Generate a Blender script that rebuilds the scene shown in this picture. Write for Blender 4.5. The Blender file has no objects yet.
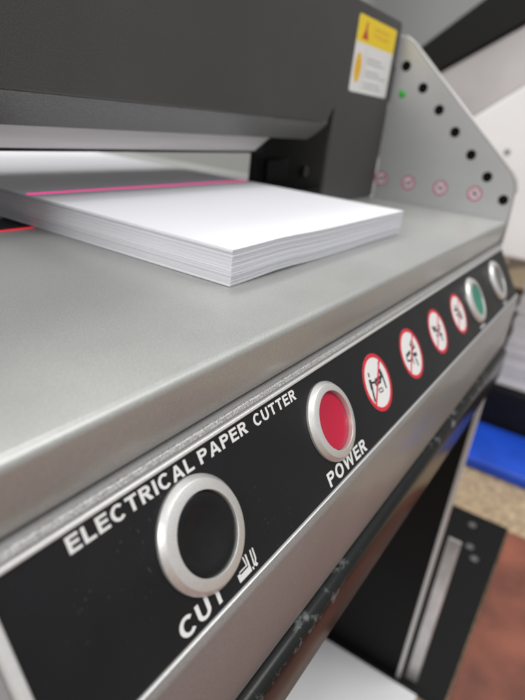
import bpy, bmesh, math, random
from mathutils import Vector, Matrix
random.seed(7)
sc = bpy.context.scene
COL = sc.collection
PI = math.pi

# ------------------------------------------------------------------ materials
def new_mat(name):
    m = bpy.data.materials.new(name); m.use_nodes = True
    nt = m.node_tree
    return m, nt, nt.nodes['Principled BSDF']

def mat(name, col, rough=0.5, metal=0.0, spec=0.5, coat=0.0, coat_rough=0.1, var=0.0, vscale=30.0, fleck=0.0, fscale=2500.0,
        bump=0.0, bscale=1500.0, rvar=0.0, rscale=60.0, emit=None, estr=0.0, stretch=(1, 1, 1), col2=None):
    """Principled material: large tone variation, fine flecks, fine bump, roughness variation."""
    m, nt, b = new_mat(name)
    N, Lk = nt.nodes, nt.links
    b.inputs['Metallic'].default_value = metal
    b.inputs['Roughness'].default_value = rough
    b.inputs['Specular IOR Level'].default_value = spec
    b.inputs['Coat Weight'].default_value = coat
    b.inputs['Coat Roughness'].default_value = coat_rough
    tc = N.new('ShaderNodeTexCoord'); mp = N.new('ShaderNodeMapping'); mp.inputs['Scale'].default_value = stretch
    Lk.new(tc.outputs['Object'], mp.inputs['Vector'])
    def noise(scale, detail=3.0, rough_=0.55):
        n = N.new('ShaderNodeTexNoise'); n.inputs['Scale'].default_value = scale
        n.inputs['Detail'].default_value = detail; n.inputs['Roughness'].default_value = rough_
        Lk.new(mp.outputs['Vector'], n.inputs['Vector']); return n
    cur = None
    c = (*col, 1)
    if var > 0:
        n = noise(vscale, 5.0); r = N.new('ShaderNodeValToRGB')
        lo = tuple(x * (1 - var) for x in col) if col2 is None else col2
        r.color_ramp.elements[0].color = (*lo, 1); r.color_ramp.elements[1].color = (*[min(1, x * (1 + var)) for x in col], 1)
        r.color_ramp.elements[0].position = 0.3; r.color_ramp.elements[1].position = 0.7
        Lk.new(n.outputs['Fac'], r.inputs['Fac']); cur = r.outputs['Color']
    if fleck > 0:
        n = noise(fscale, 1.0); r = N.new('ShaderNodeValToRGB')
        r.color_ramp.elements[0].position = 0.35; r.color_ramp.elements[1].position = 0.72
        lo, hi = 1 - fleck, 1 + fleck * 1.4
        r.color_ramp.elements[0].color = (lo, lo, lo, 1); r.color_ramp.elements[1].color = (hi, hi, hi, 1)
        Lk.new(n.outputs['Fac'], r.inputs['Fac'])
        mx = N.new('ShaderNodeMix'); mx.data_type = 'RGBA'; mx.blend_type = 'MULTIPLY'; mx.inputs[0].default_value = 1
        if cur: Lk.new(cur, mx.inputs[6])
        else: mx.inputs[6].default_value = c
        Lk.new(r.outputs['Color'], mx.inputs[7]); cur = mx.outputs[2]
    if cur: Lk.new(cur, b.inputs['Base Color'])
    else: b.inputs['Base Color'].default_value = c
    if rvar > 0:
        n = noise(rscale, 4.0); mr = N.new('ShaderNodeMapRange')
        mr.inputs['To Min'].default_value = max(0, rough - rvar); mr.inputs['To Max'].default_value = rough + rvar
        mr.inputs['From Min'].default_value = 0.3; mr.inputs['From Max'].default_value = 0.7
        Lk.new(n.outputs['Fac'], mr.inputs['Value']); Lk.new(mr.outputs['Result'], b.inputs['Roughness'])
    if bump > 0:
        n = noise(bscale, 2.0); bp = N.new('ShaderNodeBump'); bp.inputs['Strength'].default_value = bump
        bp.inputs['Distance'].default_value = 0.0002
        Lk.new(n.outputs['Fac'], bp.inputs['Height']); Lk.new(bp.outputs['Normal'], b.inputs['Normal'])
    if emit:
        b.inputs['Emission Color'].default_value = (*emit, 1); b.inputs['Emission Strength'].default_value = estr
    return m

M = {}
M['table'] = mat('satin grey powder coat', (0.425, 0.433, 0.418), 0.40, 0.42, coat=0.3, coat_rough=0.16, var=0.05, vscale=14, fleck=0.11, fscale=2800, bump=0.03, bscale=2600, rvar=0.05, rscale=25)
M['housing'] = mat('grey painted steel', (0.34, 0.335, 0.332), 0.43, 0.50, coat=0.2, coat_rough=0.15, var=0.06, vscale=25, fleck=0.10, fscale=2800, bump=0.05, bscale=2200)
M['trim'] = mat('speckled grey trim', (0.50, 0.50, 0.485), 0.34, 0.35, fleck=0.42, fscale=2400, bump=0.45, bscale=2400)
M['trim_bright'] = mat('bright bevelled trim', (0.72, 0.72, 0.71), 0.3, 0.4, fleck=0.05, fscale=2000)
M['panel'] = mat('black overlay film', (0.010, 0.010, 0.0115), 0.40, 0.0, spec=0.24, var=0.15, vscale=40, bump=0.03, bscale=2500, rvar=0.06, rscale=40)
def dusty(m, amount=0.10):
    nt = m.node_tree; N, Lk = nt.nodes, nt.links; b = N['Principled BSDF']
    src = b.inputs['Base Color'].links[0].from_socket
    tc = N.new('ShaderNodeTexCoord')
    v = N.new('ShaderNodeTexNoise'); v.inputs['Scale'].default_value = 1300; v.inputs['Detail'].default_value = 1
    big = N.new('ShaderNodeTexNoise'); big.inputs['Scale'].default_value = 28; big.inputs['Detail'].default_value = 4
    for n in (v, big): Lk.new(tc.outputs['Object'], n.inputs['Vector'])
    ad = N.new('ShaderNodeMath'); ad.operation = 'MULTIPLY_ADD'; ad.inputs[1].default_value = 0.35; Lk.new(big.outputs['Fac'], ad.inputs[0]); Lk.new(v.outputs['Fac'], ad.inputs[2])
    r = N.new('ShaderNodeMapRange'); r.inputs['From Min'].default_value = 0.93; r.inputs['From Max'].default_value = 1.0; r.inputs['To Max'].default_value = amount
    Lk.new(ad.outputs[0], r.inputs['Value'])
    mx = N.new('ShaderNodeMix'); mx.data_type = 'RGBA'; Lk.new(r.outputs['Result'], mx.inputs[0]); Lk.new(src, mx.inputs[6]); mx.inputs[7].default_value = (0.55, 0.54, 0.52, 1)
    Lk.new(mx.outputs[2], b.inputs['Base Color'])
dusty(M['panel'], 0.09)
M['ink'] = mat('white printed ink', (0.78, 0.78, 0.77), 0.5)
M['aluminium'] = mat('satin aluminium', (0.72, 0.71, 0.69), 0.40, 0.7, fleck=0.05, fscale=2200, bump=0.08, bscale=2600)
M['black_cap'] = mat('black plastic', (0.007, 0.007, 0.008), 0.27, spec=0.28, rvar=0.07, rscale=90, bump=0.05, bscale=900, var=0.2, vscale=200)
M['red_cap'] = mat('red plastic', (0.50, 0.004, 0.040), 0.36, spec=0.45, bump=0.04, bscale=1200)
M['green_cap'] = mat('green plastic', (0.02, 0.22, 0.15), 0.35)
M['grey_cap'] = mat('grey metal', (0.22, 0.22, 0.22), 0.35, 0.6)
M['gap'] = mat('dark gap', (0.004, 0.004, 0.004), 0.7, spec=0.08)
M['sign_white'] = mat('white sticker film', (0.80, 0.80, 0.79), 0.45)
M['sign_red'] = mat('red sign ink', (0.68, 0.015, 0.04), 0.45)
M['sign_ink'] = mat('dark sign ink', (0.02, 0.024, 0.03), 0.5)
M['pale_white'] = mat('worn sticker film', (0.58, 0.52, 0.54), 0.45)
M['pale_red'] = mat('worn pink sign ink', (0.40, 0.035, 0.10), 0.45)
M['pale_ink'] = mat('worn grey sign ink', (0.05, 0.04, 0.05), 0.5)
M['cover'] = mat('charcoal grained metal', (0.060, 0.0585, 0.056), 0.42, 0.25, coat=0.15, coat_rough=0.25, var=0.12, vscale=10, fleck=0.30, fscale=2600, bump=0.12, bscale=2400, rvar=0.06, rscale=12)
M['cover_lip'] = mat('charcoal metal painted as lit', (0.135, 0.134, 0.132), 0.36, 0.35, fleck=0.25, fscale=2400, bump=0.12, bscale=2400)  # same sheet as the cover, coloured lighter for the light its underside catches
M['clamp'] = mat('brushed clamp steel', (0.80, 0.775, 0.79), 0.30, 0.35, var=0.08, vscale=60, stretch=(0.15, 1, 4), bump=0.05)
M['black'] = mat('black painted steel', (0.008, 0.008, 0.009), 0.5, spec=0.25, var=0.3, vscale=30)
M['interior'] = mat('dark interior', (0.006, 0.006, 0.006), 0.55, spec=0.2)
M['plate'] = mat('grey end plate paint', (0.42, 0.425, 0.425), 0.38, 0.4, coat=0.2, coat_rough=0.2, var=0.05, vscale=20, fleck=0.06, bump=0.05)
M['plate_edge'] = mat('bright plate edge', (0.70, 0.69, 0.67), 0.35, 0.6, var=0.08, vscale=50)  # lighter than the plate paint
M['yellow'] = mat('yellow sticker', (0.90, 0.66, 0.015), 0.45)
M['orange'] = mat('amber sticker ink', (0.85, 0.45, 0.02), 0.45)
M['grey_ink'] = mat('grey sticker ink', (0.42, 0.43, 0.45), 0.5)
M['red_ink'] = mat('dark red ink', (0.55, 0.05, 0.03), 0.5)
M['led'] = mat('lit green lamp', (0.01, 0.28, 0.015), 0.3, emit=(0.03, 0.75, 0.05), estr=0.13)
M['laser_pink'] = mat('glowing pink laser strip', (0.35, 0.005, 0.12), 0.6, emit=(1.0, 0.03, 0.33), estr=1.05)
M['laser_red'] = mat('glowing red laser strip', (0.7, 0.01, 0.03), 0.6, emit=(1.0, 0.015, 0.05), estr=0.6)
M['sheet'] = mat('white paper', (0.80, 0.80, 0.82), 0.65, spec=0.25, var=0.015, vscale=60)
M['floor'] = mat('tan speckled floor', (0.40, 0.30, 0.19), 0.7, var=0.35, vscale=90, fleck=0.2, fscale=300)
M['board'] = mat('reddish brown board', (0.215, 0.068, 0.040), 0.45, var=0.45, vscale=11, col2=(0.10, 0.032, 0.021), rvar=0.1, rscale=14)
M['blue'] = mat('blue plastic', (0.012, 0.075, 0.55), 0.4, var=0.25, vscale=14)
M['wall'] = mat('pale grey wall', (0.52, 0.54, 0.54), 0.7, var=0.03, vscale=3)
M['white_body'] = mat('white plastic', (0.88, 0.88, 0.89), 0.4, var=0.03, vscale=12)
M['grey_body'] = mat('soft grey plastic', (0.50, 0.48, 0.49), 0.3, var=0.14, vscale=7)
M['cardboard'] = mat('tan cardboard', (0.58, 0.50, 0.38), 0.8, var=0.1, vscale=20)
M['brown'] = mat('brown cardboard', (0.16, 0.08, 0.035), 0.8, var=0.2, vscale=20)
M['chrome'] = mat('zinc plated steel', (0.58, 0.57, 0.57), 0.4, 0.5, var=0.5, vscale=22, stretch=(1, 1, .6))
M['grey_cabinet'] = mat('light grey cabinet paint', (0.42, 0.44, 0.44), 0.5, var=0.03, vscale=4)
M['panel_pale'] = mat('pale grey green rear panel', (0.40, 0.42, 0.40), 0.5, var=0.04, vscale=9)

# worn glossy black rail: scratches show bare grey along the worn edge
def worn_black():
    m, nt, b = new_mat('worn glossy black paint'); N, Lk = nt.nodes, nt.links
    tc = N.new('ShaderNodeTexCoord'); mp = N.new('ShaderNodeMapping'); mp.inputs['Scale'].default_value = (1, 1.4, 1.4)
    Lk.new(tc.outputs['Object'], mp.inputs['Vector'])
    a = N.new('ShaderNodeTexNoise'); a.inputs['Scale'].default_value = 30; a.inputs['Detail'].default_value = 5; a.inputs['Roughness'].default_value = 0.55
    c = N.new('ShaderNodeTexNoise'); c.inputs['Scale'].default_value = 150; c.inputs['Detail'].default_value = 5; c.inputs['Roughness'].default_value = 0.6
    for n in (a, c): Lk.new(mp.outputs['Vector'], n.inputs['Vector'])
    mu = N.new('ShaderNodeMath'); mu.operation = 'MULTIPLY'; Lk.new(a.outputs['Fac'], mu.inputs[0]); Lk.new(c.outputs['Fac'], mu.inputs[1])
    r = N.new('ShaderNodeValToRGB'); r.color_ramp.elements[0].position = 0.315; r.color_ramp.elements[1].position = 0.50
    r.color_ramp.elements[0].color = (0.010, 0.011, 0.011, 1); r.color_ramp.elements[1].color = (0.30, 0.32, 0.32, 1)
    ge = N.new('ShaderNodeNewGeometry'); sx = N.new('ShaderNodeSeparateXYZ'); Lk.new(ge.outputs['Position'], sx.inputs[0])
    mk = N.new('ShaderNodeMapRange'); mk.inputs['From Min'].default_value = -0.073; mk.inputs['From Max'].default_value = -0.0675
    mk.inputs['To Min'].default_value = 0.84; mk.inputs['To Max'].default_value = 1.10; Lk.new(sx.outputs['Z'], mk.inputs['Value'])
    m2 = N.new('ShaderNodeMath'); m2.operation = 'MULTIPLY'; Lk.new(mu.outputs[0], m2.inputs[0]); Lk.new(mk.outputs['Result'], m2.inputs[1])
    Lk.new(m2.outputs[0], r.inputs['Fac']); Lk.new(r.outputs['Color'], b.inputs['Base Color'])
    b.inputs['Roughness'].default_value = 0.24; b.inputs['Specular IOR Level'].default_value = 0.22
    return m
M['worn_black'] = worn_black()

# paper stack: per-sheet tone from a face attribute
def paper_stack_mat():
    m, nt, b = new_mat('stacked white paper'); N, Lk = nt.nodes, nt.links
    at = N.new('ShaderNodeAttribute'); at.attribute_name = 'tone'
    r = N.new('ShaderNodeValToRGB')
    r.color_ramp.elements[0].color = (0.50, 0.50, 0.56, 1); r.color_ramp.elements[1].color = (0.90, 0.90, 0.93, 1)
    Lk.new(at.outputs['Fac'], r.inputs['Fac'])
    Lk.new(r.outputs['Color'], b.inputs['Base Color'])
    b.inputs['Roughness'].default_value = 0.7; b.inputs['Specular IOR Level'].default_value = 0.2
    return m
M['stack'] = paper_stack_mat()

# ------------------------------------------------------------------ object helpers
ROOTLOC = {}
def tag(o, label, cat, group=None):
    o['label'] = label; o['category'] = cat
    if group: o['group'] = group
    return o
def thing(name, label, cat, loc, group=None):
    o = bpy.data.objects.new(name, None); COL.objects.link(o); o.location = loc
    o.empty_display_size = 0.02
    ROOTLOC[o.name] = Vector(loc)
    return tag(o, label, cat, group)
def obj(name, bm, m, parent=None, bevel=0.0, seg=2, smooth=True, angle=35):
    """world-space bmesh -> one mesh object (child meshes are stored relative to their thing's base)"""
    off = Vector((0, 0, 0))
    if parent is not None: off = ROOTLOC[parent.name]
    if off.length: bmesh.ops.translate(bm, verts=bm.verts, vec=-off)
    bmesh.ops.recalc_face_normals(bm, faces=bm.faces)
    me = bpy.data.meshes.new(name); bm.to_mesh(me); bm.free()
    o = bpy.data.objects.new(name, me); COL.objects.link(o)
    for mm in (m if isinstance(m, (list, tuple)) else [m]): me.materials.append(mm)
    if parent is not None:
        o.parent = parent
        ROOTLOC[o.name] = off
    if bevel > 0:
        md = o.modifiers.new('bevel', 'BEVEL'); md.width = bevel; md.segments = seg; md.limit_method = 'ANGLE'; md.angle_limit = math.radians(30)
    if smooth:
        for p in me.polygons: p.use_smooth = True
        try: me.set_sharp_from_angle(angle=math.radians(angle))
        except Exception: pass
    return o
def struct(name, bm, m):
    o = obj(name, bm, m); o['kind'] = 'structure'; return o
def box(bm, x0, x1, y0, y1, z0, z1, mi=0):
    vs = [bm.verts.new(p) for p in ((x0,y0,z0),(x1,y0,z0),(x1,y1,z0),(x0,y1,z0),(x0,y0,z1),(x1,y0,z1),(x1,y1,z1),(x0,y1,z1))]
    for f in ((0,3,2,1),(4,5,6,7),(0,1,5,4),(1,2,6,5),(2,3,7,6),(3,0,4,7)):
        bm.faces.new([vs[i] for i in f]).material_index = mi
    return vs
def prism(bm, pts, axis, a0, a1):
    """extrude a polygon along an axis: 'x' -> pts are (y,z); 'y' -> pts are (x,z)"""
    def P(p, a): return (a, p[0], p[1]) if axis == 'x' else (p[0], a, p[1])
    A = [bm.verts.new(P(p, a0)) for p in pts]; B = [bm.verts.new(P(p, a1)) for p in pts]
    bm.faces.new(A); bm.faces.new(B[::-1]); n = len(pts)
    for i in range(n): bm.faces.new((A[i], B[i], B[(i+1) % n], A[(i+1) % n]))
def sheet(bm, pts, xs):
    """open profile (y,z) swept along the x stations"""
    rows = [[bm.verts.new((x, p[0], p[1])) for p in pts] for x in xs]
    for r0, r1 in zip(rows, rows[1:]):
        for i in range(len(pts)-1): bm.faces.new((r0[i], r1[i], r1[i+1], r0[i+1]))
def arc(cx, cy, r, a0, a1, n):
    return [(cx + r*math.cos(math.radians(a0+(a1-a0)*i/n)), cy + r*math.sin(math.radians(a0+(a1-a0)*i/n))) for i in range(n+1)]

# ---- the frame of the sloped control panel: u along the machine, v up the slope, h out of it
TILT = 0.5584573
VV = Vector((0, math.sin(TILT), math.cos(TILT))); NN = Vector((0, -math.cos(TILT), math.sin(TILT))); UU = Vector((1, 0, 0))
def PP(u, v, h=0.0): return UU*(u*1e-3) + VV*(v*1e-3) + NN*(h*1e-3)     # millimetres in, metres out
def EP(a, b, h=0.0): return Vector((0.3729 - h*1e-3, -a*1e-3 + 0.0, b*1e-3))   # end plate: a = -y, b = z, h towards the table
def CP(a, b, h=0.0): return Vector((a*1e-3, 0.120 - h*1e-3, b*1e-3))           # cover face: a = x, b = z

def lathe(bm, F, cu, cv, prof, n=96):
    rings = []
    for r, h in prof:
        if r < 1e-6: rings.append([bm.verts.new(F(cu, cv, h))])
        else: rings.append([bm.verts.new(F(cu + r*math.cos(2*PI*i/n), cv + r*math.sin(2*PI*i/n), h)) for i in range(n)])
    for A, B in zip(rings, rings[1:]):
        for i in range(n):
            j = (i+1) % n
            if len(B) == 1: bm.faces.new((A[i], A[j], B[0]))
            elif len(A) == 1: bm.faces.new((A[0], B[i], B[j]))
            else: bm.faces.new((A[i], A[j], B[j], B[i]))
def poly(bm, F, pts, h, t=0.0):
    vs = [bm.verts.new(F(p[0], p[1], h)) for p in pts]
    f = bm.faces.new(vs)
    if t:
        lo = [bm.verts.new(F(p[0], p[1], h - t)) for p in pts]
        n = len(pts)
        for i in range(n): bm.faces.new((vs[i], lo[i], lo[(i+1) % n], vs[(i+1) % n]))
def stroke(bm, F, a, b, w, h):
    d = Vector((b[0]-a[0], b[1]-a[1])); d.normalize(); n = Vector((-d.y, d.x))*(w/2)
    poly(bm, F, [(a[0]+n.x, a[1]+n.y), (a[0]-n.x, a[1]-n.y), (b[0]-n.x, b[1]-n.y), (b[0]+n.x, b[1]+n.y)], h)
def annulus(bm, F, cu, cv, r0, r1, h, n=64): lathe(bm, F, cu, cv, [(r0, h), (r1, h)], n)
def rrect(x0, x1, y0, y1, r, n=5):
    p = []
    for cx, cy, a in ((x1-r, y1-r, 0), (x0+r, y1-r, 90), (x0+r, y0+r, 180), (x1-r, y0+r, 270)):
        p += arc(cx, cy, r, a, a+90, n)
    return p
GW = 0.215   # stroke width of the bold capitals, in cap heights
def glyph(ch):
    """bold grotesque capitals as polygons in a cell of height 1; returns (advance width, polygons)"""
    w = GW; h = w*0.9
    def R(x0, x1, y0, y1): return [(x0, y0), (x1, y0), (x1, y1), (x0, y1)]
    def ring(cx, cy, rx, ry, a0, a1, n=28):
        o = [(cx + rx*math.cos(math.radians(a0+(a1-a0)*i/n)), cy + ry*math.sin(math.radians(a0+(a1-a0)*i/n))) for i in range(n+1)]
        q = [(cx + (rx-w)*math.cos(math.radians(a0+(a1-a0)*i/n)), cy + (ry-h)*math.sin(math.radians(a0+(a1-a0)*i/n))) for i in range(n+1)]
        return [[o[i], o[i+1], q[i+1], q[i]] for i in range(n)]
    if ch == 'E': return .70, [R(0, w, 0, 1), R(w, .70, 0, h), R(w, .66, .5-h/2+.02, .5+h/2+.02), R(w, .69, 1-h, 1)]
    if ch == 'L': return .66, [R(0, w, 0, 1), R(w, .66, 0, h)]
    if ch == 'T': return .76, [R(0, .76, 1-h, 1), R(.38-w/2, .38+w/2, 0, 1-h)]
    if ch == 'I': return w, [R(0, w, 0, 1)]
    if ch == 'C': return .84, ring(.45, .5, .45, .52, 42, 318)
    if ch == 'O': return .92, ring(.46, .5, .46, .52, 0, 360, 40)
    if ch == 'U': return .78, [R(0, w, .36, 1), R(.78-w, .78, .36, 1)] + ring(.39, .36, .39, .38, 180, 360)
    if ch in 'PR':
        b = [R(0, w, 0, 1), R(w, .44, 1-h, 1), R(w, .44, .42, .42+h)] + ring(.44, .71, .30, .29, -90, 90)
        if ch == 'R': b.append([(.30, .42), (.52, 0), (.80, 0), (.55, .42)]); return .80, b
        return .74, b
    if ch == 'A': return .92, [[(0, 0), (w*1.08, 0), (.46, .78), (.46, 1), (.35, 1)], [(.92, 0), (.57, 1), (.46, 1), (.46, .78), (.92-w*1.08, 0)], [(.255, .22), (.665, .22), (.605, .22+h), (.315, .22+h)]]
    if ch == 'W': return 1.24, [[(0, 1), (.235, 1), (.365, .36), (.395, 0), (.245, 0)], [(.395, 0), (.365, .36), (.515, 1), (.62, 1), (.62, .70)],
                                [(.62, .70), (.62, 1), (.725, 1), (.875, .36), (.845, 0)], [(.845, 0), (.875, .36), (1.005, 1), (1.24, 1), (.995, 0)]]
def text(bm, F, s, u0, u1, v0, v1, h, gap=0.16):
    """lettering as real flat mesh, fitted into the rectangle u0..u1, v0..v1 (mm)"""
    gl = [glyph(c) for c in s]
    tot = sum(g[0] for g in gl) + gap*(len(s)-1)
    k = (u1-u0)/tot; x = 0; step = 0
    for wd, polys in gl:
        for p in polys:
            poly(bm, F, [(u0+(x+q[0])*k, v0+q[1]*(v1-v0)) for q in p], h + 0.0015*(step % 7)); step += 1
        x += wd + gap
B = bmesh.new

# ------------------------------------------------------------------ the paper cutter
XL, XR = -0.058, 0.3729
ZT = 0.032
cutter = thing('paper_cutter', 'grey electric paper cutter with black control panel, charcoal cover and sloped end plate', 'paper cutter', (0.157, 0.16, -0.064))

# work table: a folded sheet with a rounded front edge and a lip that hangs over the panel housing
yF = 0.0088
prof = [(0.150, ZT), (0.10, ZT), (0.05, ZT)] + [(yF+0.0024 + 0.0024*math.cos(math.radians(a)), ZT-0.0024 + 0.0024*math.sin(math.radians(a))) for a in range(90, 181, 10)]
prof += [(yF+0.0006, 0.0220), (yF+0.0012, 0.0165), (yF+0.0015, 0.0158), (yF+0.0022, 0.0155), (yF+0.0048, 0.0155), (yF+0.0048, 0.024), (0.150, 0.024)]
bm = B(); prism(bm, prof, 'x', XL, XR); obj('work_table', bm, M['table'], cutter, angle=50)
# rear table behind the blade
bm = B(); box(bm, XL, XR, 0.172, 0.62, 0.020, ZT); obj('rear_table', bm, M['table'], cutter, bevel=0.001)
bm = B(); box(bm, XL, XR, 0.1505, 0.1715, 0.020, ZT-0.0004); obj('cutting_stick', bm, M['black'], cutter)
bm = B(); box(bm, XL+.01, 0.30, 0.545, 0.56, ZT+0.0005, 0.095); obj('back_gauge', bm, M['panel_pale'], cutter, bevel=0.002)

# housing under the lip: sloped front, vertical skirt below
def sl(v, h=0): p = PP(0, v, h); return (p.y, p.z)
bm = B()
SK = sl(-25.6, 0.6)
prof = [(0.0125, 0.0150), sl(17.2, -0.8), sl(16.0, 0.2), sl(13.6, 0.2), sl(13.4, -0.6), sl(-23.2, -0.6), sl(-23.4, 0.5), SK, (SK[0]-0.0003, SK[1]-0.001),
        (SK[0]-0.0003, -0.0610), (SK[0]+0.0007, -0.0625), (0.03, -0.0625), (0.13, -0.06), (0.13, 0.0150)]
prism(bm, prof, 'x', XL, XR+0.0006); obj('front_housing', bm, M['housing'], cutter, bevel=0.0005, seg=2)
# frame round the panel: speckled top strip, bright bevels
def bar_uv(bm, u0, u1, v0, v1, h0, h1, inset=0.5):
    lo = [PP(u0, v0, h0), PP(u1, v0, h0), PP(u1, v1, h0), PP(u0, v1, h0)]
    hi = [PP(u0+inset, v0+inset, h1), PP(u1-inset, v0+inset, h1), PP(u1-inset, v1-inset, h1), PP(u0+inset, v1-inset, h1)]
    a = [bm.verts.new(p) for p in lo]; b = [bm.verts.new(p) for p in hi]
    bm.faces.new(a[::-1]); bm.faces.new(b)
    for i in range(4): bm.faces.new((a[i], a[(i+1) % 4], b[(i+1) % 4], b[i]))
bm = B(); bar_uv(bm, -58, 373.4, 14.95, 17.0, 0.0, 0.75, 0.35); obj('upper_strip', bm, M['trim'], cutter, bevel=0.00015)
pf = B()
bar_uv(pf, -51.6, 373.0, 13.05, 14.9, -0.4, 0.85, 0.5)
bar_uv(pf, -51.6, 373.0, -24.4, -23.3, -0.4, 0.75, 0.35)
bar_uv(pf, -51.8, -48.9, -23.3, 13.05, -0.4, 1.0, 0.6)
obj('panel_frame', pf, M['trim_bright'], cutter, bevel=0.0002)

# control panel with its printing
bm = B(); poly(bm, PP, [(-48.9, -23.3), (372.6, -23.3), (372.6, 13.05), (-48.9, 13.05)], 0.0, 0.5)
panel = obj('control_panel', bm, M['panel'], cutter, smooth=False)
bm = B(); text(bm, PP, 'ELECTRICAL', -33.5, 3.3, 9.1, 12.55, 0.06); text(bm, PP, 'PAPER', 5.6, 26.2, 9.0, 12.45, 0.06)
text(bm, PP, 'CUTTER', 29.6, 52.7, 8.9, 12.3, 0.06)
obj('title_lettering', bm, M['ink'], panel, smooth=False)
bm = B(); text(bm, PP, 'CUT', -17.8, -2.2, -22.0, -17.7, 0.06); obj('cut_lettering', bm, M['ink'], panel, smooth=False)
bm = B(); text(bm, PP, 'POWER', 53.3, 82.6, -22.2, -17.6, 0.06); obj('power_lettering', bm, M['ink'], panel, smooth=False)
# cutting symbol next to CUT: a stack of sheets with a slanting knife
bm = B()
poly(bm, PP, [(3.4, -22.1), (8.6, -22.05), (8.6, -21.0), (4.6, -21.0), (3.35, -20.9)], 0.060)
poly(bm, PP, [(3.35, -20.9), (4.6, -20.95), (4.6, -20.5), (4.15, -20.05), (3.35, -20.05)], 0.061)
poly(bm, PP, [(4.6, -21.0), (8.6, -21.0), (8.65, -17.3), (8.05, -17.2), (7.95, -20.4), (4.6, -20.55)], 0.062)
poly(bm, PP, [(6.9, -17.3), (7.4, -17.3), (7.75, -20.0), (4.15, -20.05), (4.5, -19.65), (7.2, -19.65)], 0.063)
poly(bm, PP, [(10.12, -17.25), (10.66, -17.35), (10.25, -21.6), (9.75, -21.6)], 0.060)
poly(bm, PP, [(11.2, -17.25), (11.7, -17.4), (11.55, -20.3), (10.5, -21.7), (10.12, -21.5), (10.98, -20.1)], 0.062)
poly(bm, PP, [(9.05, -21.25), (9.6, -21.45), (9.62, -22.2), (9.0, -22.05)], 0.064); poly(bm, PP, [(11.05, -21.1), (11.5, -21.8), (10.85, -22.15), (10.3, -21.85)], 0.064)
obj('cutting_symbol', bm, M['ink'], panel, smooth=False)
# small light marks under the two far buttons
for u0 in (257, 326):
    bm = B(); poly(bm, PP, rrect(u0, u0+12, -22.4, -20.6, 0.6), 0.06); obj('button_mark', bm, M['grey_ink'], panel, smooth=False)

def button(u, v, capmat, dome=0.0, capr=9.6, caph=1.9, label=None, ro=14.1):
    bm = B()
    lathe(bm, PP, u, v, [(ro+0.1, -0.05), (ro+0.1, 0.75), (ro-0.02, 0.92), (ro-1.02, 2.12), (ro-1.12, 2.2), (ro-1.25, 2.24), (capr+0.62, 2.62), (capr+0.5, 2.62), (capr+0.40, 2.5), (capr+0.36, 1.2), (capr+0.36, 0.2)], 128)
    bz = obj('push_button', bm, M['aluminium'], cutter, angle=24)
    if label: bz['label'] = label
    bm = B()
    lathe(bm, PP, u, v, [(capr+0.35, 0.3), (capr+0.3, caph-0.4), (capr, caph), (capr-0.4, caph+0.12), (capr*.7, caph+0.12-dome*.4), (capr*.4, caph+0.12-dome*.9), (capr*.15, caph+0.12-dome), (0, caph+0.12-dome)], 128)
    obj('button_cap', bm, capmat, bz, angle=60)
button(-2.0, -5.1, M['black_cap'], 1.1, label='black push button in a satin metal ring', ro=13.85)
button(66.2, -4.3, M['red_cap'], 0.6, caph=1.0, label='red power push button in a satin metal ring', ro=13.5)
button(263.0, -4.6, M['green_cap'], 0.3, label='green push button in a satin metal ring', ro=14.3)
button(328.0, -4.0, M['grey_cap'], 0.3, label='grey metal button in a satin metal ring', ro=14.3)

# prohibition signs
def pictogram(bm, F, k, cu, cv, s, h):
    def S(a, b, w): stroke(bm, F, (cu+a[0]*s, cv+a[1]*s), (cu+b[0]*s, cv+b[1]*s), w*s*1.35, h + 0.004*random.random())
    if k == 0:
        S((-.56, .50), (-.46, .46), .13); S((-.56, .30), (-.64, -.10), .15); S((-.62, -.08), (-.74, -.58), .10); S((-.55, .15), (-.16, .06), .07)
        S((-.18, .11), (.40, .09), .12); S((-.22, -.05), (.28, -.06), .09); S((-.20, .10), (-.22, -.06), .06); S((.40, .10), (.28, -.06), .06)
        S((.50, .40), (.50, .02), .15); S((.58, .26), (.56, -.46), .09); S((.63, .68), (.48, .44), .07)
        S((-.14, -.28), (.18, -.30), .04); S((.18, -.30), (.24, -.45), .04); S((.24, -.45), (-.10, -.42), .04); S((-.10, -.42), (-.14, -.28), .04)
    elif k == 1:
        S((-.65, .05), (-.10, .12), .12); S((-.70, -.15), (-.20, -.30), .07); S((-.70, -.16), (-.66, .04), .06); S((.30, .52), (.52, .30), .08); S((-.30, -.30), (.15, .10), .12); S((.05, .10), (.60, .20), .10)
        S((.10, -.12), (.55, -.18), .14); S((.15, .45), (.30, .15), .10); S((.25, -.30), (.32, -.70), .09); S((-.05, -.10), (-.10, -.50), .06)
    elif k == 2:
        S((-.60, .38), (-.20, .10), .14); S((.30, .30), (.55, .10), .09); S((-.40, -.10), (-.05, -.25), .06); S((-.55, .10), (-.10, .30), .10); S((-.20, .10), (.10, -.10), .10); S((.00, .10), (.40, .0), .10)
        S((.10, -.20), (.45, -.30), .12); S((.20, -.10), (.28, -.62), .10)
    else:
        S((-.60, .34), (.10, .25), .10); S((-.50, .05), (-.20, -.05), .08); S((-.30, .52), (.05, .45), .06); S((-.20, .45), (-.10, .0), .08); S((.0, .05), (.45, .0), .07); S((-.05, -.15), (.45, -.18), .10)
        S((.0, -.32), (.40, -.35), .08); S((.38, .0), (.40, -.40), .07)
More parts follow.
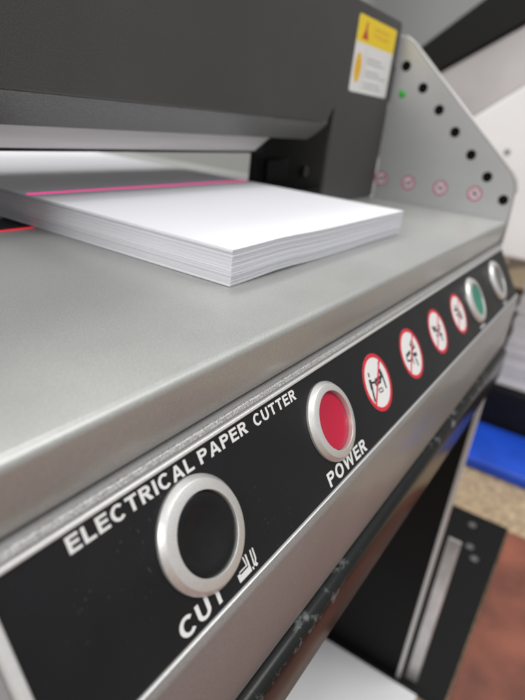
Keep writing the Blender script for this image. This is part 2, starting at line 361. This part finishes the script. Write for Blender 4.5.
def sign(F, k, cu, cv, r, mw, mr, mi, h=0.05, rw=.86):
    bm = B(); lathe(bm, F, cu, cv, [(r, h), (r*.5, h), (0, h)], 64); d = obj('prohibition_sign', bm, mw, cutter, smooth=False)
    bm = B(); pictogram(bm, F, k, cu, cv, r*.84, h+0.03); obj('pictogram', bm, mi, d, smooth=False)
    bm = B(); annulus(bm, F, cu, cv, r*rw, r, h+0.05)
    c = math.cos(math.radians(44))*r*.9; s_ = math.sin(math.radians(44))*r*.9
    stroke(bm, F, (cu-c, cv-s_), (cu+c, cv+s_), r*.10, h+0.055); obj('red_ring', bm, mr, d, smooth=False)
for k, u in enumerate((107.3, 147.3, 187.1, 226.8)):
    sign(PP, k, u, -4.6, 11.6, M['sign_white'], M['sign_red'], M['sign_ink'])

# end plate: sloped front edge with a bright rim, seven dark bolt holes, green lamp, four worn signs
out = [(0.1205, 0.036), (0.1205, 0.1535), (0.1165, 0.1525), (0.1085, 0.1475), (0.0150, 0.0665), (0.0112, 0.0610), (0.0092, 0.0530), (0.0082, 0.0300), (0.0082, 0.0140), (0.03, 0.0140), (0.03, 0.02), (0.1205, 0.02)]
bm = B(); prism(bm, out, 'x', XR+0.0007, XR+0.0055); ep = obj('end_plate', bm, M['plate'], cutter, bevel=0.0008)
bm = B()
rim = [(0.1165, 0.1527), (0.1083, 0.1477), (0.0148, 0.0666), (0.0109, 0.0611), (0.0089, 0.0530)]
wid = 0.0011
for a, b in zip(rim, rim[1:]):
    d = Vector((b[0]-a[0], b[1]-a[1])).normalized(); n = Vector((d.y, -d.x))
    if n.x > 0: n = -n
    q = [(a[0], a[1]), (b[0], b[1]), (b[0]+n.x*wid, b[1]+n.y*wid), (a[0]+n.x*wid, a[1]+n.y*wid)]
    prism(bm, q, 'x', XR+0.0005, XR+0.0062)
obj('bright_rim', bm, M['plate_edge'], ep, bevel=0.0003)
for y, z in ((111.6, 132.5), (94.9, 118.2), (78.8, 104.0), (63.0, 89.8), (47.1, 75.3), (31.4, 61.4), (15.8, 46.9)):
    bm = B(); lathe(bm, EP, -y, z, [(3.7, -0.68), (3.7, -0.45), (3.4, -0.35), (3.0, -0.5), (0, -0.55)], 32)
    obj('bolt_hole', bm, M['gap'], ep)
bm = B(); lathe(bm, EP, -110.6, 112.8, [(2.7, -0.60), (2.7, 0.1), (2.2, 0.8), (1.3, 1.3), (0, 1.4)], 32); obj('indicator_lamp', bm, M['led'], ep)
for k, y in enumerate((115.2, 91.2, 64.5, 37.5)):
    sign(EP, k, -y, 48.0, 5.6, M['pale_white'], M['pale_red'], M['pale_ink'], h=-0.6, rw=.80)

# cover over the blade
bm = B()
prism(bm, [(XL, 0.0862), (0.266, 0.0862), (0.2725, 0.0885), (0.2765, 0.0945), (0.2788, 0.0955), (0.2788, ZT+.0006), (XR-0.0004, ZT+.0006), (XR-0.0004, 0.1592), (0.3705, 0.1612), (0.3660, 0.1617), (XL, 0.1617)], 'y', 0.120, 0.1235)
cover = obj('blade_cover', bm, M['cover'], cutter, bevel=0.0009, seg=3)
bm = B(); prism(bm, [(0.1237, 0.097), (0.1237, 0.1600), (0.130, 0.1612), (0.23, 0.1612), (0.235, 0.155), (0.235, 0.097)], 'x', XL+.002, XR-0.004); obj('cover_top', bm, M['cover'], cutter, bevel=0.003)
# rounded lower lip of the cover, tapering at its right end
bm = B(); lp = [(0.1204, 0.0861), (0.1209, 0.0852), (0.1240, 0.0814), (0.1275, 0.0774), (0.1300, 0.0746), (0.136, 0.0746)]
sheet(bm, lp, [XL, 0.0, 0.06, 0.12, 0.18, 0.22, 0.25, 0.258])
ends = [0.2725, 0.272, 0.2705, 0.268, 0.264, 0.264]
r0 = [bm.verts.new((0.258, p[0], p[1])) for p in lp]; r1 = [bm.verts.new((e, p[0], p[1]+ (0.002 if i < 1 else 0))) for i, (e, p) in enumerate(zip(ends, lp))]
for i in range(len(lp)-1): bm.faces.new((r0[i], r1[i], r1[i+1], r0[i+1]))
bmesh.ops.remove_doubles(bm, verts=bm.verts, dist=1e-5)
obj('cover_lip', bm, M['cover_lip'], cover, angle=20)
# clamp bar and blade
bm = B(); prism(bm, [(XL, 0.0646), (0.2290, 0.0646), (0.2470, 0.0735), (0.2470, 0.092), (XL, 0.092)], 'y', 0.148, 0.153); obj('clamp_bar', bm, M['clamp'], cutter, bevel=0.0005)
bm = B(); box(bm, XL, 0.2465, 0.1532, 0.158, 0.0628, 0.09); obj('blade', bm, M['black'], cutter)
bm = B(); box(bm, 0.2475, XR-0.001, 0.160, 0.164, ZT+0.0006, 0.0968)
sg = obj('side_guide', bm, M['interior'], cutter, bevel=0.001)
bm = B(); lathe(bm, lambda a, b, h: Vector((a*1e-3, 0.160 - h*1e-3, b*1e-3)), 321, 48, [(4, 0.0), (4, 1.2), (3.2, 1.8), (2, 1.8), (0, .4)], 24)
obj('guide_bolt', bm, M['grey_cap'], sg)
bm = B(); box(bm, 0.262, 0.290, 0.1570, 0.1596, 0.042, 0.058); obj('guide_block', bm, M['black'], sg, bevel=.001)
bm = B(); box(bm, XL, XL+0.05, 0.124, 0.235, ZT+0.0006, 0.0968); obj('left_post', bm, M['interior'], cutter)

# warning sticker on the cover
st = B(); poly(st, CP, rrect(295.5, 363.0, 108.0, 154.6, 2.2), 0.12, 0.1)
stk = obj('warning_sticker', st, M['sign_white'], cutter, smooth=False)
bm = B(); poly(bm, CP, rrect(295.5, 363.0, 138.6, 154.6, 2.0), 0.15); obj('yellow_band', bm, M['yellow'], stk, smooth=False)
bm = B()
poly(bm, CP, [(304, 141.0), (314.5, 141.0), (311, 146.5), (310.2, 151.6), (308.4, 151.6), (307.6, 146.5)], 0.19); obj('warning_mark', bm, M['red_ink'], stk, smooth=False)
bm = B(); poly(bm, CP, [(304.5 + 5.4*math.cos(a*PI/18), 123.3 + 9.3*math.sin(a*PI/18)) for a in range(36)], 0.15); obj('oval_mark', bm, M['orange'], stk, smooth=False)
bm = B(); annulus(bm, lambda a, b, h: CP(304.5 + (a-304.5)*.55, b, h), 304.5, 123.3, 6.0, 7.2, 0.19); obj('oval_outline', bm, M['yellow'], stk, smooth=False)
bm = B()
def scribble(x0, x1, z, hh):
    x = x0
    while x < x1:
        w = random.uniform(1.2, 3.4); w = min(w, x1-x)
        if w > .5:
            q = random.uniform(-.2, .2)
            poly(bm, CP, [(x, z+q), (x+w, z+q), (x+w, z+hh+q), (x, z+hh+q)], 0.19)
        x += w + random.uniform(.4, 1.0)
for z in (129.8, 127.2, 121.8, 119.3, 114.0, 111.6): scribble(318, 318 + random.uniform(24, 38), z, 1.0)
poly(bm, CP, [(314.2, 110), (314.7, 110), (314.7, 137), (314.2, 137)], 0.19)
obj('small_print', bm, M['grey_ink'], stk, smooth=False)
bm = B()
for z in (148.2, 144.2): scribble(323, 350, z, 2.0)
obj('heading_print', bm, M['orange'], stk, smooth=False)

# ------------------------------------------------------------------ stack of paper on the table
def build_stack():
    bm = B(); tone = bm.faces.layers.float.new('tone_tmp')
    x0, x1, y0, y1 = 0.0647, 0.2290, 0.0424, 0.420
    n = 100; t = 0.0129 / n
    xs = [0, .03, .07, .12, .18, .25, .33, .42, .52, .63, .75, .88, 1.0]
    def wave(x, y, f):
        g = math.exp(-((x-0.098)/0.020)**2) * 0.0010 + math.exp(-((x-0.19)/0.03)**2) * 0.0003
        return g * math.exp(-max(0, y-y0)/0.05) * (0.9 - .3*f)
    ys = [0, .06, .18, .4, 1.0]
    dx = dy = 0
    for k in range(n):
        dx = .6*dx + random.gauss(0, .00010); dy = .6*dy + random.gauss(0, .00008)
        if random.random() < .08: dx += random.choice((-1, 1))*.00022
        z0 = ZT + 0.0002 + k*t; z1 = z0 + t*(0.80 if k < n-1 else 0.9)
        if k == n-1: dx, dy = 0.0001, -.0001
        tn = min(1, max(0, random.gauss(.84, .14)))
        if random.random() < .13: tn *= random.uniform(.0, .45)
        X0, X1, Y0, Y1 = x0+dx, x1+dx, y0+dy, y1+dy
        # right end fans out a little towards the bottom
        X1 += 0.0015*(k/n)
        lo = [[bm.verts.new((X0+(X1-X0)*a, Y0+(Y1-Y0)*b, z0+wave(X0+(X1-X0)*a, Y0+(Y1-Y0)*b, k/n))) for b in ys] for a in xs]
        hi = [[bm.verts.new((X0+(X1-X0)*a, Y0+(Y1-Y0)*b, z1+wave(X0+(X1-X0)*a, Y0+(Y1-Y0)*b, k/n))) for b in ys] for a in xs]
        fs = []
        for i in range(len(xs)-1):
            for j in range(len(ys)-1):
                fs.append(bm.faces.new((hi[i][j], hi[i+1][j], hi[i+1][j+1], hi[i][j+1])))
                if k == 0: fs.append(bm.faces.new((lo[i][j], lo[i][j+1], lo[i+1][j+1], lo[i+1][j])))
            fs.append(bm.faces.new((lo[i][0], lo[i+1][0], hi[i+1][0], hi[i][0])))
            fs.append(bm.faces.new((lo[i][-1], hi[i][-1], hi[i+1][-1], lo[i+1][-1])))
        for j in range(len(ys)-1):
            fs.append(bm.faces.new((lo[0][j], hi[0][j], hi[0][j+1], lo[0][j+1])))
            fs.append(bm.faces.new((lo[-1][j], lo[-1][j+1], hi[-1][j+1], hi[-1][j])))
        for f in fs: f[tone] = 0.74 if k == n-1 else tn
    vals = [f[tone] for f in bm.faces]
    bm.faces.layers.float.remove(tone)
    me = bpy.data.meshes.new('paper_stack'); bm.to_mesh(me); bm.free()
    at = me.attributes.new('tone', 'FLOAT', 'FACE'); at.data.foreach_set('value', vals)
    o = bpy.data.objects.new('paper_stack', me); COL.objects.link(o); me.materials.append(M['stack'])
    return o
tag(build_stack(), 'thick stack of white paper lying on the grey table under the blade', 'paper stack')
ZP = ZT + 0.0002 + 0.0129 + 0.0002
# projected laser light put in as glowing strips on stack and table
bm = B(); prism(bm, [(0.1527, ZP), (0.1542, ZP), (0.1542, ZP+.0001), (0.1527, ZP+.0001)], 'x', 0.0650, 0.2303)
tag(obj('painted_laser_line', bm, M['laser_pink'], smooth=False), 'thin glowing pink strip standing for the laser line across the top of the white paper stack', 'laser line')
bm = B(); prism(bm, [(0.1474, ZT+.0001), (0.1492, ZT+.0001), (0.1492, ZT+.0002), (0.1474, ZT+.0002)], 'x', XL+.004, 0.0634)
tag(obj('painted_laser_line', bm, M['laser_red'], smooth=False), 'glowing red strip standing for the laser line on the grey table left of the paper stack', 'laser line')

# ------------------------------------------------------------------ stand under the machine
ZF = -0.464
stand = thing('machine_stand', 'black steel machine stand with worn rail, upright leg and bolted foot plate', 'stand', (0.3, 0.15, ZF))
bm = B(); yr = SK[0]
rp = [(yr+0.0085, -0.0634), (yr-0.0002, -0.0636), (yr-0.0030, -0.0646), (yr-0.0040, -0.0658), (yr-0.0045, -0.0678), (yr-0.0046, -0.0700), (yr-0.0046, -0.0880), (yr-0.0038, -0.0902), (yr-0.0015, -0.0912), (yr+0.03, -0.0912), (yr+0.03, -0.0634)]
prism(bm, rp, 'x', XL+.004, 0.3700); obj('front_rail', bm, M['worn_black'], stand, angle=50)
bm = B(); box(bm, 0.3700, 0.3722, -0.0085, 0.19, -0.4588, -0.064); obj('side_panel', bm, M['interior'], stand)
bm = B(); box(bm, 0.3680, 0.3738, -0.0128, -0.0088, -0.4588, -0.110); obj('leg', bm, M['trim_bright'], stand, bevel=0.0006)
bm = B(); box(bm, 0.3740, 0.3765, -0.0300, -0.0175, -0.4588, -0.262); obj('bracket', bm, M['chrome'], stand, bevel=0.0008)
bm = B(); box(bm, 0.364, 0.717, -0.062, 0.17, -0.4632, -0.4590)
bp = obj('foot_plate', bm, M['interior'], stand, bevel=0.0015)
for x, y in ((0.684, -0.0140), (0.632, -0.0230), (0.611, -0.0345)):
    bm = B(); lathe(bm, lambda a, b, h: Vector((a*1e-3, b*1e-3, -0.4590 + h*1e-3)), x*1e3, y*1e3, [(6, 0.1), (6, 1.6), (5, 2.4), (0, 2.6)], 6); obj('bolt', bm, M['grey_cap'], bp)
bm = B(); box(bm, XL+.004, XL+.03, yr+0.002, 0.19, -0.4632, -0.1090); obj('leg', bm, M['black'], stand)

# ------------------------------------------------------------------ setting
bm = B(); poly(bm, lambda a, b, h: Vector((a, b, ZF)), [(-3, -3), (6, -3), (6, 5), (-3, 5)], 0); struct('floor', bm, M['floor'])
bm = B(); box(bm, -3, 6, 1.62, 1.70, ZF, 2.2); struct('back_wall', bm, M['wall'])
bm = B(); box(bm, 3.6, 3.7, -3, 1.62, ZF, 2.2); struct('side_wall', bm, M['wall'])
bm = B(); box(bm, -0.9, 0.712, -0.85, -0.064, ZF+.001, ZF+.004)
tag(obj('floor_board', bm, M['board'], bevel=0.001), 'flat reddish brown board lying on the floor beside the black foot plate', 'board')
bm = B(); box(bm, 0.05, 0.360, -0.035, 0.34, ZF+.0045, ZF+.0075)
tag(obj('paper_sheet', bm, M['sheet']), 'blank white sheet lying low under the machine beside the black side panel', 'paper sheet')
bm = B(); box(bm, 0.850, 1.005, -0.17, 0.12, ZF+.001, ZF+.022)
tag(obj('plastic_case', bm, M['blue'], bevel=0.004), 'flat bright blue plastic case on the tan floor', 'plastic case')
bm = B(); box(bm, 1.015, 1.40, -0.40, 0.16, ZF+.001, -0.365)
tag(obj('storage_box', bm, M['black'], bevel=0.004), 'black box on the floor behind the blue case', 'box')
# pile of white paper on the black box
bm = B(); z = -0.3645
while z < -0.145:
    t = random.uniform(.004, .012); jx = random.gauss(0, .003); jy = random.gauss(0, .003)
    box(bm, 1.03+jx, 1.33+jx, -0.30+jy, 0.050+jy, z, z+t); z += t + .0004
tag(obj('paper_pile', bm, M['sheet'], smooth=False), 'uneven pile of white paper on the black box at the right edge', 'paper pile')
bm = B(); box(bm, 1.06, 1.30, 0.070, 0.15, -0.3645, -0.225)
tag(obj('cardboard_carton', bm, M['brown'], bevel=0.002), 'small brown carton between the white paper pile and the cutter', 'carton')
bm = B(); prism(bm, [(0.10, -0.150), (0.10, -0.125), (-0.22, -0.005), (-0.22, -0.030)], 'x', 1.10, 1.14)
tag(obj('wooden_slat', bm, M['cardboard'], bevel=0.002), 'pale tan slat leaning above the white paper pile', 'slat')

# white office machine with a raised grey lid and black top bar, behind the end plate
om = thing('office_machine', 'white office machine with raised grey lid edged by a black bar', 'office machine', (1.1, 0.1, ZF))
bm = B(); prism(bm, [(0.347, 0.119), (-0.061, 0.375), (0.003, 0.445), (0.353, 0.165)], 'x', 0.90, 1.35); obj('top_bar', bm, M['interior'], om, bevel=0.004)
bm = B(); prism(bm, [(0.347, 0.118), (-0.061, 0.374), (-0.090, 0.330), (0.238, 0.076)], 'x', 0.905, 1.35); obj('lid', bm, M['grey_body'], om, bevel=0.002)
bm = B(); prism(bm, [(0.239, 0.0745), (-0.02, 0.2751), (-0.02, -0.09), (0.239, -0.09)], 'x', 0.902, 1.35); bd = obj('body', bm, M['white_body'], om, bevel=0.004)
bm = B(); lathe(bm, lambda a, b, h: Vector((0.902 - h*1e-3, a*1e-3, b*1e-3)), 120, 71, [(4.5, 0.05), (4.5, 1.2), (3, 1.6), (0, 1.4)], 24); obj('screw', bm, M['grey_cap'], bd)
bm = B(); box(bm, 0.95, 1.33, 0.16, 0.45, ZF+.001, 0.02); obj('pedestal', bm, M['white_body'], om, bevel=0.004)
# tall cabinet against the back wall
cb = thing('cabinet', 'tall light grey cabinet behind the paper cutter', 'cabinet', (1.9, 1.3, ZF))
bm = B(); box(bm, 0.9, 2.36, 1.1, 1.6, ZF+.001, 1.9); obj('body', bm, M['grey_cabinet'], cb, bevel=0.004)
bm = B(); box(bm, 0.92, 1.62, 1.08, 1.098, ZF+.05, 1.88); dr = obj('door', bm, M['grey_cabinet'], cb, bevel=0.003)
bm = B(); box(bm, 1.64, 2.34, 1.08, 1.098, ZF+.05, 1.88); obj('door', bm, M['grey_cabinet'], cb, bevel=0.003)

# ------------------------------------------------------------------ light
w = bpy.data.worlds.new('World'); sc.world = w; w.use_nodes = True
nt = w.node_tree; bg = nt.nodes['Background']
tc = nt.nodes.new('ShaderNodeTexCoord'); sp = nt.nodes.new('ShaderNodeSeparateXYZ'); rm = nt.nodes.new('ShaderNodeValToRGB')
mr = nt.nodes.new('ShaderNodeMapRange'); mr.inputs['From Min'].default_value = -1; mr.inputs['From Max'].default_value = 1
nt.links.new(tc.outputs['Generated'], sp.inputs[0]); nt.links.new(sp.outputs['Z'], mr.inputs['Value']); nt.links.new(mr.outputs['Result'], rm.inputs['Fac'])
e = rm.color_ramp.elements
e[0].position = 0.40; e[0].color = (0.17, 0.15, 0.14, 1)
e[1].position = 0.75; e[1].color = (0.75, 0.76, 0.78, 1)
e2 = e.new(0.52); e2.color = (0.42, 0.42, 0.43, 1)
nt.links.new(rm.outputs['Color'], bg.inputs['Color']); bg.inputs['Strength'].default_value = 1.0

def area_lamp(name, loc, target, sx, sy, power, col=(1, 0.98, 0.95)):
    l = bpy.data.lights.new(name, 'AREA'); l.shape = 'RECTANGLE'; l.size = sx; l.size_y = sy; l.energy = power; l.color = col
    o = bpy.data.objects.new(name, l); COL.objects.link(o); o.location = loc
    o.rotation_euler = (Vector(target) - Vector(loc)).to_track_quat('-Z', 'Y').to_euler()
    return o
area_lamp('ceiling_or_fill_lamp', (0.1, -0.35, 1.7), (0.15, 0.05, 0), 1.2, 0.25, 6)
area_lamp('ceiling_or_fill_lamp', (0.5, 1.0, 1.75), (0.3, 0.4, 0), 1.2, 0.25, 13)
area_lamp('ceiling_or_fill_lamp', (1.0, -0.9, 1.8), (1.2, 0.0, -0.2), 1.2, 0.3, 15)
area_lamp('ceiling_or_fill_lamp', (-1.6, 0.15, 1.05), (0.15, 0.05, 0.05), 1.0, 0.3, 20)  # unseen fill lamp added from the left to brighten end plate and stack side
# ------------------------------------------------------------------ camera
R = [[0.5488788623077424, -0.829063139807065, 0.1067066292458404], [-0.2786998100518082, -0.3018559026168326, -0.9117068771992801], [0.7880725920807323, 0.470677516213201, -0.3967420639943886]]
cd = bpy.data.cameras.new('Camera'); cam = bpy.data.objects.new('Camera', cd); COL.objects.link(cam)
r, d, f = Vector(R[0]), Vector(R[1]), Vector(R[2])
mw = Matrix(((r.x, -d.x, -f.x, -0.08506198), (r.y, -d.y, -f.y, -0.06307173), (r.z, -d.z, -f.z, 0.08890988), (0, 0, 0, 1)))
cam.matrix_world = mw
cd.sensor_fit = 'HORIZONTAL'; cd.sensor_width = 36; cd.lens = 36*549.543/525
cd.clip_start = 0.005; cd.clip_end = 50
cd.dof.use_dof = True; cd.dof.focus_distance = 0.163; cd.dof.aperture_fstop = cd.lens/2.4
sc.camera = cam
sc.view_settings.view_transform = 'Standard'; sc.view_settings.look = 'None'; sc.view_settings.exposure = 0; sc.view_settings.gamma = 1
try:
    sc.cycles.use_denoising = True; sc.cycles.max_bounces = 8
except Exception: pass
